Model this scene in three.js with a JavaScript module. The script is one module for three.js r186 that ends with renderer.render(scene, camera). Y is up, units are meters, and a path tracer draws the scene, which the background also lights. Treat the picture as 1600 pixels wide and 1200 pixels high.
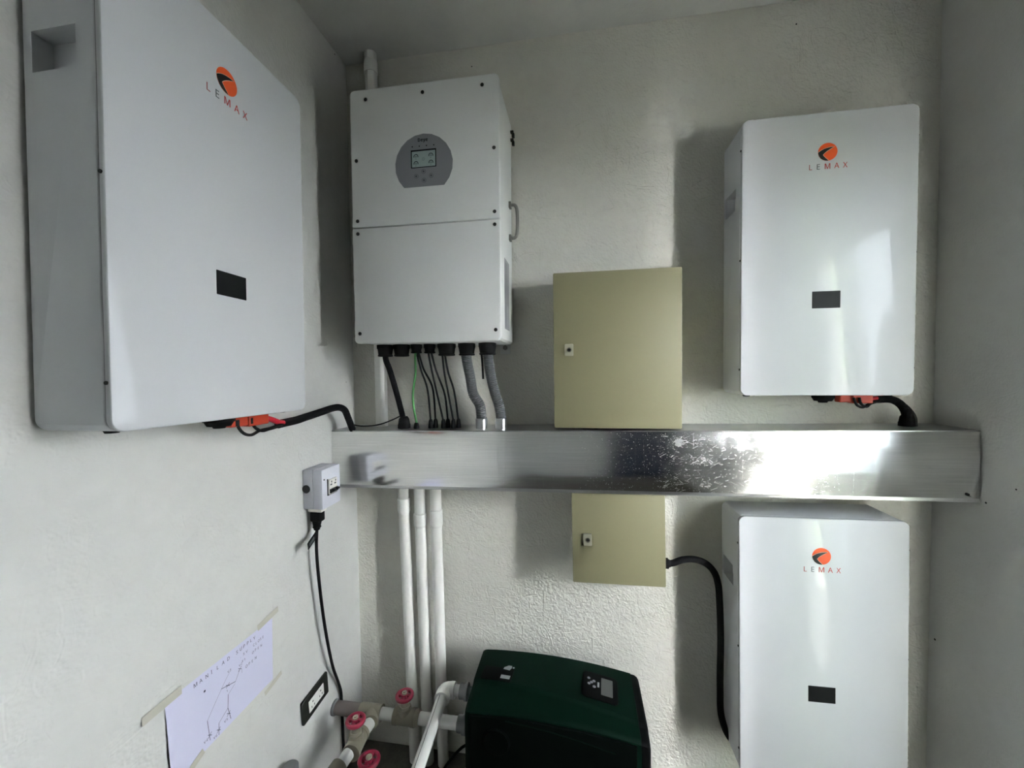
import * as THREE from 'three';
import { RoundedBoxGeometry } from 'three/addons/geometries/RoundedBoxGeometry.js';
import { TextGeometry } from 'three/addons/geometries/TextGeometry.js';
import { FontLoader } from 'three/addons/loaders/FontLoader.js';
import { mergeGeometries, mergeVertices, toCreasedNormals } from 'three/addons/utils/BufferGeometryUtils.js';
import { Brush, Evaluator, SUBTRACTION } from 'three-bvh-csg';

// ------------------------------------------------------------------ camera, sky, sun, exposure
const scene = new THREE.Scene();
const camera = new THREE.PerspectiveCamera(86.865, 1600 / 1200, 0.01, 200);
camera.position.set(0.7578, 1.2937, 1.2873);
camera.rotation.set(-0.0328, 0.1604, -0.0127, 'YXZ');
const renderer = new THREE.WebGLRenderer({ antialias: true });
renderer.toneMapping = THREE.LinearToneMapping;
renderer.toneMappingExposure = 14.8;
renderer.shadowMap.enabled = true;
{ // overcast sky: a little brighter overhead than at the horizon
  const w = 64, h = 32, d = new Float32Array(w * h * 4);
  for (let y = 0; y < h; y++) for (let x = 0; x < w; x++) {
    const up = Math.max(0, ((y + 0.5) / h - 0.5) * 2), k = 0.85 + 0.4 * up, i = (y * w + x) * 4;
    d[i] = 0.93 * k; d[i + 1] = 0.98 * k; d[i + 2] = 1.08 * k; d[i + 3] = 1;
  }
  const sky = new THREE.DataTexture(d, w, h, THREE.RGBAFormat, THREE.FloatType);
  sky.mapping = THREE.EquirectangularReflectionMapping; sky.magFilter = THREE.LinearFilter; sky.needsUpdate = true;
  scene.background = sky; scene.environment = sky;
}
const sun = new THREE.DirectionalLight(0xf6f8ff, 41); // stands behind the house and lights the neighbour's wall across the alley
sun.position.set(4.2 - 9, 1.3 + 4.6, 0.5 - 1.5); sun.target.position.set(4.2, 1.3, 0.5);
sun.castShadow = true; sun.shadow.radius = 1;
Object.assign(sun.shadow.camera, { left: -9, right: 9, top: 9, bottom: -9, near: 0.1, far: 40 });
scene.add(sun, sun.target);

// ------------------------------------------------------------------ small tools
let seed = 7;
const rnd = () => { seed = (seed + 0x6d2b79f5) | 0; let t = Math.imul(seed ^ (seed >>> 15), 1 | seed); t = (t + Math.imul(t ^ (t >>> 7), 61 | t)) ^ t; return ((t ^ (t >>> 14)) >>> 0) / 4294967296; };
const taken = {};
const numbered = (n) => { const b = n.replace(/_\d{3}$/, ''), k = taken[b] = (taken[b] ?? -1) + 1; return k ? `${b}_${String(k).padStart(3, '0')}` : b; };
function obj(name, geo, mat, parent) {
  const m = new THREE.Mesh(geo, mat); m.name = parent ? name : numbered(name);
  m.castShadow = m.receiveShadow = true; (parent ?? scene).add(m); return m;
}
function thing(name, label, category, pos = [0, 0, 0], group) {
  const o = new THREE.Group(); o.name = numbered(name); o.position.set(...pos); scene.add(o);
  o.userData = { label, category }; if (group) o.userData.group = group; return o;
}
function tag(o, label, category, group) { Object.assign(o.userData, { label, category }); if (group) o.userData.group = group; return o; }
function struct(name, geo, mat) { const m = obj(name, geo, mat); m.name = name; m.userData.kind = 'structure'; return m; }
const V = (x, y, z) => new THREE.Vector3(x, y, z);
const box = (x0, x1, y0, y1, z0, z1, r = 0, s = 2) => {
  const w = x1 - x0, h = y1 - y0, d = z1 - z0;
  const g = r ? new RoundedBoxGeometry(w, h, d, s, r) : new THREE.BoxGeometry(w, h, d);
  return g.translate((x0 + x1) / 2, (y0 + y1) / 2, (z0 + z1) / 2);
};
const flat = (g) => { const n = g.index ? g.toNonIndexed() : g; for (const k of Object.keys(n.attributes)) if (!['position', 'normal', 'uv'].includes(k)) n.deleteAttribute(k); return n; };
const merge = (...a) => mergeGeometries(a.map((g) => { const n = flat(g); n.deleteAttribute('uv'); return n; }));
const cyl = (r0, r1, h, n = 24) => new THREE.CylinderGeometry(r0, r1, h, n);
function rod(a, b, r, n = 20, r2 = r) { // cylinder from a to b
  const A = V(...a), B = V(...b), d = B.clone().sub(A), g = new THREE.CylinderGeometry(r2, r, d.length(), n);
  g.applyQuaternion(new THREE.Quaternion().setFromUnitVectors(V(0, 1, 0), d.clone().normalize()));
  return g.translate(...A.add(B).multiplyScalar(0.5).toArray());
}
function rrect(w, h, r, x = 0, y = 0) { // rounded rectangle, r = radius or [bl, br, tr, tl]
  const [a, b, c, d] = Array.isArray(r) ? r : [r, r, r, r], s = new THREE.Shape(), P = Math.PI;
  s.moveTo(x + a, y); s.lineTo(x + w - b, y); s.absarc(x + w - b, y + b, b, -P / 2, 0); s.lineTo(x + w, y + h - c); s.absarc(x + w - c, y + h - c, c, 0, P / 2);
  s.lineTo(x + d, y + h); s.absarc(x + d, y + h - d, d, P / 2, P); s.lineTo(x, y + a); s.absarc(x + a, y + a, a, P, 1.5 * P); return s;
}
function slab(shape, z0, z1, bevel = 0.002, seg = 3, back = false) { // extruded, front edge rounded (outline kept)
  const g = new THREE.ExtrudeGeometry(shape, { depth: z1 - z0 - bevel * 2, bevelEnabled: true, bevelSize: bevel, bevelThickness: bevel, bevelOffset: -bevel, bevelSegments: seg, curveSegments: 8 });
  return toCreasedNormals(g.translate(0, 0, z0 + bevel), 0.7);
}
function sweep(pts, radius, n = 80, m = 12, flatten = 1) { // tube along a curve, radius a number or f(t, metres); capped
  const c = new THREE.CatmullRomCurve3(pts.map((p) => V(...p)), false, 'centripetal'), L = c.getLength(), f = c.computeFrenetFrames(n, false), P = [], I = [];
  for (let i = 0; i <= n; i++) {
    const t = i / n, p = c.getPointAt(t), r = typeof radius === 'number' ? radius : radius(t, t * L);
    for (let k = 0; k < m; k++) { const a = (k / m) * 2 * Math.PI, q = p.clone().addScaledVector(f.normals[i], Math.cos(a) * r * flatten).addScaledVector(f.binormals[i], Math.sin(a) * r); P.push(q.x, q.y, q.z); }
  }
  for (let i = 0; i < n; i++) for (let k = 0; k < m; k++) { const a = i * m + k, b = i * m + ((k + 1) % m); I.push(a, b, a + m, b, b + m, a + m); }
  for (const e of [0, n]) { const p = c.getPointAt(e / n), at = P.length / 3; P.push(p.x, p.y, p.z); for (let k = 0; k < m; k++) { const a = e * m + k, b = e * m + ((k + 1) % m); e ? I.push(a, b, at) : I.push(b, a, at); } }
  const g = new THREE.BufferGeometry(); g.setAttribute('position', new THREE.Float32BufferAttribute(P, 3)); g.setIndex(I);
  return toCreasedNormals(g, 0.9);
}
function metreUV(g) { // uv in metres from the dominant axis of each face
  const n = flat(g), p = n.attributes.position, no = n.attributes.normal, uv = new Float32Array(p.count * 2);
  for (let i = 0; i < p.count; i++) {
    const ax = Math.abs(no.getX(i)), ay = Math.abs(no.getY(i)), az = Math.abs(no.getZ(i));
    const [u, v] = ax > ay && ax > az ? [p.getZ(i), p.getY(i)] : ay > az ? [p.getX(i), p.getZ(i)] : [p.getX(i), p.getY(i)];
    uv[2 * i] = u; uv[2 * i + 1] = v;
  }
  n.setAttribute('uv', new THREE.BufferAttribute(uv, 2)); return n;
}

// ------------------------------------------------------------------ textures
function noiseTile(N, cells) { // tileable value noise, array of N*N in 0..1
  const g = new Float32Array(cells * cells).map(() => rnd()), o = new Float32Array(N * N), s = (t) => t * t * (3 - 2 * t);
  for (let y = 0; y < N; y++) { const fy = (y / N) * cells, y0 = Math.floor(fy), ty = s(fy - y0), y1 = (y0 + 1) % cells;
    for (let x = 0; x < N; x++) { const fx = (x / N) * cells, x0 = Math.floor(fx), tx = s(fx - x0), x1 = (x0 + 1) % cells;
      o[y * N + x] = (g[y0 * cells + x0] * (1 - tx) + g[y0 * cells + x1] * tx) * (1 - ty) + (g[y1 * cells + x0] * (1 - tx) + g[y1 * cells + x1] * tx) * ty; } }
  return o;
}
function tex(N, M, f, rep = 1, srgb = false) { // f(i) -> 0..255 or [r,g,b]
  const d = new Uint8Array(N * M * 4);
  for (let i = 0; i < N * M; i++) { const c = f(i), k = Array.isArray(c) ? c : [c, c, c]; for (let j = 0; j < 3; j++) d[4 * i + j] = Math.max(0, Math.min(255, k[j])); d[4 * i + 3] = 255; }
  const t = new THREE.DataTexture(d, N, M); t.wrapS = t.wrapT = THREE.RepeatWrapping; t.magFilter = THREE.LinearFilter; t.repeat.setScalar(rep);
  if (srgb) t.colorSpace = THREE.SRGBColorSpace; t.needsUpdate = true; return t;
}
function canvas(w, h, draw) { const c = document.createElement('canvas'); c.width = w; c.height = h; draw(c.getContext('2d'), w, h); return c; }
const printed = (w, h, draw) => { const t = new THREE.CanvasTexture(canvas(w, h, draw)); t.colorSpace = THREE.SRGBColorSpace; t.needsUpdate = true; return t; };

const PN = 1024, PLASTER = 1.1; // brushed plaster, 1.1 m per tile
const n8 = noiseTile(PN, 8), n24 = noiseTile(PN, 24), n90 = noiseTile(PN, 90), n220 = noiseTile(PN, 220), n400 = noiseTile(PN, 400);
const strokes = (() => {
  const c = canvas(PN, PN, (g) => {
    g.fillStyle = '#808080'; g.fillRect(0, 0, PN, PN); g.lineCap = 'round';
    for (let i = 0; i < 2600; i++) {
      const x = rnd() * PN, y = rnd() * PN, a = -0.9 + (rnd() - 0.5) * 1.6 + (rnd() < 0.25 ? 1.5 : 0), L = 12 + rnd() * 50, bend = (rnd() - 0.5) * 26, w = 1 + rnd() * 2.6, al = 0.10 + rnd() * 0.3, up = rnd() < 0.6;
      for (const ox of [-PN, 0, PN]) for (const oy of [-PN, 0, PN]) {
        if (x + ox < -90 || x + ox > PN + 90 || y + oy < -90 || y + oy > PN + 90) continue;
        for (const [d, col] of [[0, up ? 255 : 0], [w, up ? 40 : 200]]) {
          g.strokeStyle = `rgba(${col},${col},${col},${al})`; g.lineWidth = w; g.beginPath();
          const X = x + ox + d * Math.sin(a), Y = y + oy + d * Math.cos(a);
          g.moveTo(X, Y); g.quadraticCurveTo(X + Math.cos(a) * L / 2 - Math.sin(a) * bend, Y + Math.sin(a) * L / 2 + Math.cos(a) * bend, X + Math.cos(a) * L, Y + Math.sin(a) * L); g.stroke();
        }
      }
    }
  });
  return c.getContext('2d').getImageData(0, 0, PN, PN).data;
})();
const plaster = tex(PN, PN, (i) => 128 + (strokes[4 * i] - 128) * 0.85 * (0.25 + n8[i]) + (n24[i] - 0.5) * 34 + (n90[i] - 0.5) * 50 + (n220[i] - 0.5) * 66 + (n400[i] - 0.5) * 34, 1 / PLASTER);
const paintTone = tex(512, 512, (() => { const a = noiseTile(512, 5), b = noiseTile(512, 17), c = noiseTile(512, 120); return (i) => { const k = 0.965 + 0.035 * (a[i] * 0.5 + b[i] * 0.3 + c[i] * 0.4); return [245 * k, 245 * k, 242 * k]; }; })(), 1 / 2.3, true);
const concreteTone = tex(512, 512, (() => { const a = noiseTile(512, 9), b = noiseTile(512, 40), c = noiseTile(512, 200); return (i) => { const k = 0.55 + 0.4 * (a[i] * 0.5 + b[i] * 0.3 + c[i] * 0.25); return [126 * k, 122 * k, 112 * k]; }; })(), 1 / 1.2, true);
const grain = tex(256, 256, (() => { const a = noiseTile(256, 110), b = noiseTile(256, 60); return (i) => 255 * (0.6 * a[i] + 0.4 * b[i]); })(), 1 / 0.12);

// ------------------------------------------------------------------ materials
const std = (color, roughness, more = {}) => new THREE.MeshStandardMaterial({ color, roughness, ...more });
const phy = (color, roughness, more = {}) => new THREE.MeshPhysicalMaterial({ color, roughness, ...more });
const M = {
  wall: std(0xdfddd5, 0.85, { map: paintTone, bumpMap: plaster, bumpScale: 0.0042 }),
  wallSmooth: std(0xd9d9d6, 0.8, { map: paintTone, bumpMap: plaster, bumpScale: 0.0016 }),
  floor: std(0xffffff, 0.9, { map: concreteTone, bumpMap: grain, bumpScale: 0.001 }),
  battery: phy(0xc4c6c7, 0.65, { specularIntensity: 0.3, clearcoat: 0.35, clearcoatRoughness: 0.06 }),
  batteryCase: phy(0xcfd1d2, 0.45, { bumpMap: grain, bumpScale: 0.00006 }),
  seam: std(0x808283, 0.8),
  blackGloss: phy(0x08090b, 0.5, { specularIntensity: 0.35 }),
  orange: std(0xe8571c, 0.45), logoBlack: std(0x0d0c0c, 0.45), logoEdge: std(0xf3d2bd, 0.5),
  letterRed: std(0xb0332a, 0.5), letterMaroon: std(0x8c3a35, 0.5), letterGrey: std(0x4a5050, 0.5),
  inverter: std(0xdfe0dd, 0.55, { bumpMap: grain, bumpScale: 0.00005 }),
  inverterBack: std(0xd6d8d4, 0.6),
  panelGrey: std(0x87898c, 0.5), ring: std(0x5f6265, 0.5), lcd: phy(0x9fb0ad, 0.3, { clearcoat: 0.5 }),
  screw: std(0x34342f, 0.4, { metalness: 0.7 }), screwDark: std(0x15150f, 0.6),
  beige: std(0x898566, 0.55, { bumpMap: grain, bumpScale: 0.00008 }),
  lockBody: std(0x9a9683, 0.45), lockMetal: std(0x6f6b62, 0.35, { metalness: 0.9 }),
  black: phy(0x0c0c0c, 0.6, { specularIntensity: 0.5 }), rubber: phy(0x090909, 0.7, { specularIntensity: 0.4 }), sleeve: phy(0x0b0b0d, 0.75, { specularIntensity: 0.4 }),
  green: std(0x478a47, 0.45), redWire: std(0xb51f2f, 0.4), connector: std(0xb93c20, 0.5),
  conduit: phy(0x606364, 0.7, { specularIntensity: 0.4 }), zinc: std(0xc4c6c6, 0.28, { metalness: 0.95 }), steelGrey: std(0x8d8c86, 0.35, { metalness: 0.8 }),
  pvc: std(0xe3e2dc, 0.4), ppr: std(0xd9d9d4, 0.42), pprFit: std(0x8b8675, 0.5), taupe: std(0x776e69, 0.55), greyPipe: std(0x7c7d7c, 0.6),
  redWheel: phy(0x930f36, 0.35, { clearcoat: 0.4 }), brass: std(0xb8b2a0, 0.35, { metalness: 0.7 }),
  breaker: std(0xcfd0d8, 0.5), breakerGrey: std(0xb4b6bd, 0.5), toggle: std(0x111214, 0.5), breakerFace: std(0xe3e0d8, 0.5),
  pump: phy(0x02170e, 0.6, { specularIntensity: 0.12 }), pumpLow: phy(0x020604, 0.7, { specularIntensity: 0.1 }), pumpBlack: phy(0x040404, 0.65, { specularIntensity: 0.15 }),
  paperWhite: std(0xa4a6a6, 0.6), tape: phy(0xbab8aa, 0.6),
  outletBlack: phy(0x23251f, 0.4, { clearcoat: 0.3 }), outletWhite: std(0xe6e5de, 0.45), hole: std(0x060606, 0.9),
  darkDoor: phy(0x1b2742, 0.5), frame: std(0x9aa09e, 0.5), fence: std(0xcacac8, 0.9), shed: std(0x23261f, 0.95), fenceDark: std(0xb0b0aa, 0.9), outside: std(0xeeeeec, 0.9), ground: std(0x8d897c, 0.95),
  leaf: std(0xffffff, 0.7, { side: THREE.DoubleSide }),
};
const font = await new FontLoader().loadAsync('fonts/droid/droid_sans_regular.typeface.json');
const fontBold = await new FontLoader().loadAsync('fonts/droid/droid_sans_bold.typeface.json');
function word(text, size, depth, f = font) { const g = new TextGeometry(text, { font: f, size, depth, curveSegments: 3, bevelEnabled: false }); g.computeBoundingBox(); return g.translate(-(g.boundingBox.min.x + g.boundingBox.max.x) / 2, 0, 0); }

// ------------------------------------------------------------------ the room
const W = 1.7274, H = 2.3212, D = 2.25, T = 0.10, DZ0 = 0.335, DZ1 = 0.882, DH = 1.78;
struct('floor', metreUV(box(-T, W + T, -0.12, 0, -T, D + T)), M.floor);
struct('ceiling', metreUV(box(-T - 0.3, W + T + 0.02, H, H + 0.14, -T - 0.3, D + T + 0.3)), M.wallSmooth);
const wallBack = struct('wall_back', metreUV(box(-T, W + T, 0, H, -T, 0)), M.wall);
const wallLeft = struct('wall_left', metreUV(box(-T, 0, 0, H, 0, D)), M.wallSmooth);
struct('wall_front', metreUV(box(-T, W + T, 0, H, D, D + T)), M.wallSmooth);
const wallRight = (() => { // with the doorway
  const s = new THREE.Shape(); s.moveTo(0, 0); s.lineTo(DZ0, 0); s.lineTo(DZ0, DH); s.lineTo(DZ1, DH); s.lineTo(DZ1, 0); s.lineTo(D, 0); s.lineTo(D, H); s.lineTo(0, H); s.closePath();
  const g = new THREE.ExtrudeGeometry(s, { depth: T, bevelEnabled: false });
  g.applyMatrix4(new THREE.Matrix4().set(0, 0, 1, W, 0, 1, 0, 0, 1, 0, 0, 0, 0, 0, 0, 1)); // (z, y, out)
  const p = g.index ? g.toNonIndexed() : g, a = p.attributes.position.array;
  for (let i = 0; i < a.length; i += 9) for (let k = 0; k < 3; k++) { const t = a[i + 3 + k]; a[i + 3 + k] = a[i + 6 + k]; a[i + 6 + k] = t; }
  p.computeVertexNormals(); return struct('wall_right', metreUV(p), M.wallSmooth);
})();
for (const [w, x, y, z, r] of [[wallBack, 1.372, 2.257, 0, 0.0022], [wallBack, 0.433, 2.262, 0, 0.002], [wallLeft, 0, 2.31, 0.064, 0.0025], [wallLeft, 0, 1.263, 0.047, 0.0018], [wallRight, W, 0.537, 0.02, 0.003], [wallRight, W, 0.961, 0.151, 0.0025], [wallRight, W, 1.013, 0.218, 0.002]]) {
  const g = new THREE.CylinderGeometry(r, r * 0.7, 0.0012, 9); // old nail holes, filled dark
  if (w === wallBack) g.rotateX(Math.PI / 2); else g.rotateZ(Math.PI / 2);
  obj('nail_hole', g.translate(x, y, z), M.screwDark, w);
}
{ // sliding door of dark tinted glass, left open by a hand's breadth at the far jamb
  const x = W + T - 0.012, PZ = 0.806, d = struct('door_1', merge(box(x - 0.012, x + 0.022, 0, DH, DZ0, DZ0 + 0.012), box(x - 0.012, x + 0.022, DH - 0.012, DH, DZ0, DZ1), box(x - 0.012, x + 0.022, 0, 0.03, DZ0, DZ1)), M.frame);
  obj('sash', merge(box(x, x + 0.014, 0.03, DH - 0.012, DZ0 + 0.012, DZ0 + 0.03), box(x, x + 0.014, 0.03, DH - 0.012, PZ - 0.016, PZ), box(x, x + 0.014, DH - 0.04, DH - 0.012, DZ0 + 0.03, PZ), box(x, x + 0.014, 0.03, 0.08, DZ0 + 0.03, PZ)), M.frame, d);
  obj('glass_pane', new THREE.PlaneGeometry(PZ - DZ0 - 0.04, DH - 0.11).rotateY(-Math.PI / 2).translate(x + 0.007, (DH + 0.03) / 2, (PZ + DZ0 + 0.012) / 2), phy(0x505457, 0.02, { transmission: 1, thickness: 0, ior: 1.5 }), d);
}
struct('wall_outside', metreUV(box(W + 2.5, W + 2.65, -0.2, 3.2, 1.9, 3.55)), M.outside); // the neighbour's white house between two grey fences
struct('wall_fence_near', metreUV(box(W + 2.5, W + 2.65, -0.2, 3.0, -5, 1.9)), M.fence);
struct('wall_fence_far', metreUV(box(W + 2.5, W + 2.65, -0.2, 2.6, 3.55, 4.6)), M.fenceDark);
struct('wall_shed', metreUV(box(W + 2.0, W + 4.5, -0.2, 2.6, 4.62, 14)), M.shed); // dark shed beyond the fence
{ // climbing shrubs on the far fence, mirrored in the batteries
  const s = new THREE.Shape(); s.moveTo(0, 0); s.quadraticCurveTo(0.05, 0.06, 0, 0.16); s.quadraticCurveTo(-0.05, 0.06, 0, 0);
  const leaf = new THREE.ShapeGeometry(s, 4), N = 5200, im = new THREE.InstancedMesh(leaf, M.leaf, N), m = new THREE.Matrix4(), q = new THREE.Quaternion(), e = new THREE.Euler(), c = new THREE.Color();
  const clump = (z, r) => { const k = Math.floor(r * 5); return 0.15 + k * 0.55 + 0.25 * Math.sin(z * 9 + k * 2) + (rnd() + rnd() - 1) * 0.2; };
  for (let k = 0; k < N; k++) {
    const z = 3.6 + Math.pow(rnd(), 0.7) * 5, y = z < 4.75 ? clump(z, rnd()) : rnd() * 2.8;
    e.set(rnd() * 6.3, rnd() * 6.3, rnd() * 6.3); q.setFromEuler(e); m.compose(V(W + 2.08 + rnd() * 0.38, y, z), q, V(1, 1, 1).multiplyScalar(0.7 + rnd())); im.setMatrixAt(k, m);
    c.setHSL(0.2 + rnd() * 0.08, 0.2 + rnd() * 0.25, 0.1 + rnd() * (z > 4.75 ? 0.12 : 0.22)); im.setColorAt(k, c);
  }
  im.name = 'shrub_foliage'; im.castShadow = im.receiveShadow = true; scene.add(im);
  tag(im, 'green climbing shrubs on the fence outside the door', 'shrub'); im.userData.kind = 'stuff';
}
{ // the dark door in the wall behind the camera, which the steel trunking mirrors
  const d = struct('door_2', box(0.98, 1.66, 0.02, 2.0, D - 0.035, D - 0.002, 0.004), M.darkDoor);
  obj('door_panel', box(1.06, 1.58, 0.15, 0.9, D - 0.045, D - 0.034, 0.004), M.darkDoor, d); obj('door_panel', box(1.06, 1.58, 1.05, 1.88, D - 0.045, D - 0.034, 0.004), M.darkDoor, d);
  obj('handle', merge(rod([1.02, 1.0, D - 0.08], [1.02, 1.0, D - 0.034], 0.008), rod([1.02, 1.0, D - 0.08], [1.12, 1.0, D - 0.08], 0.008)), M.steelGrey, d);
}
struct('ground', metreUV(box(W + T, W + 40, -0.2, -0.06, -25, 25)), M.ground);

// ------------------------------------------------------------------ cable trunking of bright steel
const DUCT = { y0: 0.9368, y1: 1.1143, z: 0.1384, roll: 0.0114 };
const ductTop = (x) => DUCT.y1 + DUCT.roll * x, ductBottom = (x) => DUCT.y0 + DUCT.roll * x;
{
  const N = 2048, K = 256, a = noiseTile(512, 7), b = noiseTile(512, 30), c = noiseTile(512, 140);
  const at = (arr, x, y) => arr[((y | 0) & 511) * 512 + ((x | 0) & 511)];
  const marks = canvas(N, K, (g) => { // scratches, smears and finger marks: white = rough
    g.fillStyle = '#000'; g.fillRect(0, 0, N, K); g.lineCap = 'round';
    const scuff = (n, x0, x1, al) => { for (let i = 0; i < n; i++) { const x = (x0 + rnd() * (x1 - x0)) * N, y = rnd() * K, t = (rnd() - 0.5) * 1.6, L = 2 + rnd() * rnd() * 26; g.strokeStyle = `rgba(255,255,255,${al * (0.2 + rnd())})`; g.lineWidth = 0.5 + rnd() * 1.3; g.beginPath(); g.moveTo(x, y); g.lineTo(x + L * Math.cos(t), y + L * Math.sin(t)); g.stroke(); } };
    for (let i = 0; i < 70; i++) { const x = (0.55 + rnd() * 0.27) * N, y = rnd() * K, r = 8 + rnd() * 34, q = g.createRadialGradient(x, y, 0, x, y, r); q.addColorStop(0, `rgba(255,255,255,${0.05 + rnd() * 0.22})`); q.addColorStop(1, 'rgba(255,255,255,0)'); g.fillStyle = q; g.fillRect(x - r, y - r, 2 * r, 2 * r); }
    scuff(1100, 0.56, 0.80, 0.55); scuff(200, 0.46, 0.62, 0.3); scuff(160, 0.0, 0.3, 0.22); scuff(200, 0.2, 1, 0.15);
    for (let i = 0; i < 1700; i++) { g.fillStyle = `rgba(255,255,255,${0.25 + 0.5 * rnd()})`; const s = 0.8 + rnd() * 1.6; g.fillRect((0.44 + rnd() * 0.38) * N, rnd() * K, s, s); }
    for (let i = 0; i < 26; i++) { g.strokeStyle = `rgba(255,255,255,${0.1 + rnd() * 0.3})`; g.lineWidth = 1; const x = rnd() * N; g.beginPath(); g.moveTo(x, rnd() * 60); g.lineTo(x + (rnd() - 0.5) * 30, K - rnd() * 60); g.stroke(); }
  }).getContext('2d').getImageData(0, 0, N, K).data;
  const rough = tex(N, K, (i) => { const x = i % N, y = (i / N) | 0; return 255 * (0.10 + 0.07 * at(a, x / 4, y / 2) + 0.04 * at(b, x / 9, y) + 0.03 * at(c, x / 16, y * 2) + 0.0014 * marks[4 * i]); });
  const tone = tex(N, K, (i) => { const x = i % N, y = (i / N) | 0, k = 212 + 18 * at(a, x / 3, y) + 14 * at(c, x / 20, y * 2) + marks[4 * i] * 0.10; return [k, k * 1.0, k * 0.99]; }, 1, true);
  const wave = tex(512, 64, (i) => 255 * (0.7 * a[((i / 512 | 0) * 4 % 512) * 512 + (i % 512)] + 0.3 * b[((i / 512 | 0) * 6 % 512) * 512 + (i % 512)]));
  const steel = std(0xffffff, 1, { metalness: 1, roughnessMap: rough, map: tone, bumpMap: wave, bumpScale: 0.00025 });
  const steelPlain = std(0xc2c2c0, 0.3, { metalness: 1 });
  const t = thing('cable_trunking', 'long bright steel cable trunking running across the back wall from corner to corner', 'trunking', [0, DUCT.y1, 0]);
  t.rotation.z = DUCT.roll;
  const h = DUCT.y1 - DUCT.y0;
  obj('body', metreUV(box(0.001, W - 0.004, -h, -0.0012, 0.001, DUCT.z - 0.0016, 0.0008, 1)), steelPlain, t);
  obj('top_plate', metreUV(box(0.001, W - 0.004, -0.0012, 0, 0.0015, DUCT.z - 0.0004)), steelPlain, t);
  const cover = slab(rrect(W - 0.005, h - 0.013, 0.0006, 0.001, -h + 0.010), DUCT.z - 0.0026, DUCT.z, 0.0005, 2);
  { const p = cover.attributes.position, uv = new Float32Array(p.count * 2); for (let i = 0; i < p.count; i++) { uv[2 * i] = p.getX(i) / W; uv[2 * i + 1] = (p.getY(i) + h) / h; } cover.setAttribute('uv', new THREE.BufferAttribute(uv, 2)); }
  obj('front_cover', cover, steel, t);
  obj('bottom_fold', box(0.001, W - 0.004, -h + 0.0005, -h + 0.004, DUCT.z - 0.002, DUCT.z - 0.0002, 0.0006, 1), steelPlain, t);
  obj('screw', cyl(0.0035, 0.0035, 0.002, 12).rotateX(Math.PI / 2).translate(W - 0.03, -h + 0.02, DUCT.z + 0.0005), M.screw, t);
}

// ------------------------------------------------------------------ batteries
const BW = 0.3962, BH = 0.7039, BT = 0.1307;
function batteryGeometries() {
  const shape = rrect(BW, BH, 0.018), ev = new Evaluator(); ev.useGroups = false; ev.attributes = ['position', 'normal'];
  const strip = (g) => { const n = mergeVertices(flat(g)); n.deleteAttribute('uv'); return n; };
  let c = new Brush(strip(slab(rrect(BW - 0.001, BH - 0.001, 0.0178, 0.0005, 0.0005), 0, BT - 0.0115, 0.002)));
  for (const x of [0, BW]) { // grip pockets in both sides
    const p = new Brush(strip(new THREE.BoxGeometry(0.05, 0.056, 0.074))); p.position.set(x, 0.522, 0.052); p.updateMatrixWorld();
    c = ev.evaluate(c, p, SUBTRACTION);
  }
  return { body: toCreasedNormals(flat2(c.geometry), 0.7), cover: slab(shape, BT - 0.0105, BT, 0.0032, 4), gap: slab(rrect(BW - 0.003, BH - 0.003, 0.0165, 0.0015, 0.0015), BT - 0.0125, BT - 0.0095, 0.0004, 1) };
}
function flat2(g) { const n = g.index ? g.toNonIndexed() : g; for (const k of Object.keys(n.attributes)) if (k !== 'position') n.deleteAttribute(k); n.computeVertexNormals(); return n; }
const BG = batteryGeometries();
function logoParts(parent, cx, cy, z) {
  const R = 0.0218, e = (s, d, z0) => new THREE.ExtrudeGeometry(s, { depth: d, bevelEnabled: false, curveSegments: 24 }).translate(cx, cy, z0);
  const disc = new THREE.Shape(); disc.absarc(0, 0, R, 0, 2 * Math.PI);
  const swoosh = (k) => { const q = (x, y) => [x * R, y * R], s = new THREE.Shape(); // dark arrow-like sweep
    s.moveTo(...q(-0.985, -0.02 + k)); s.bezierCurveTo(...q(-0.55, 0.34 + k), ...q(0.0, 0.52 + k), ...q(0.66 + k, 0.50 + k * 0.6)); s.bezierCurveTo(...q(0.2 + k, 0.28 - k), ...q(-0.25 + k, 0.02), ...q(-0.5 + k, -0.33));
    s.bezierCurveTo(...q(-0.3 + k, -0.62), ...q(-0.1 + k, -0.8), ...q(0.1 + k, -0.985)); s.absarc(0, 0, R * 0.995, -1.47 + k * 0.8, -Math.PI + 0.02 - k, true); return s; };
  obj('logo_disc', e(disc, 0.0004, z), M.orange, parent); obj('logo_outline', e(swoosh(0.05), 0.0002, z + 0.0004), M.logoEdge, parent); obj('logo_sweep', e(swoosh(0), 0.0003, z + 0.0005), M.logoBlack, parent);
  const L = (ch, dx) => word(ch, 0.0132, 0.0004).translate(cx + dx, cy - 0.0415, z);
  obj('lettering', L('L', -0.038), M.letterMaroon, parent); obj('lettering', L('E', -0.0205), M.letterGrey, parent);
  obj('lettering', merge(L('M', 0), L('A', 0.0205), L('X', 0.0395)), M.letterRed, parent);
}
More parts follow.
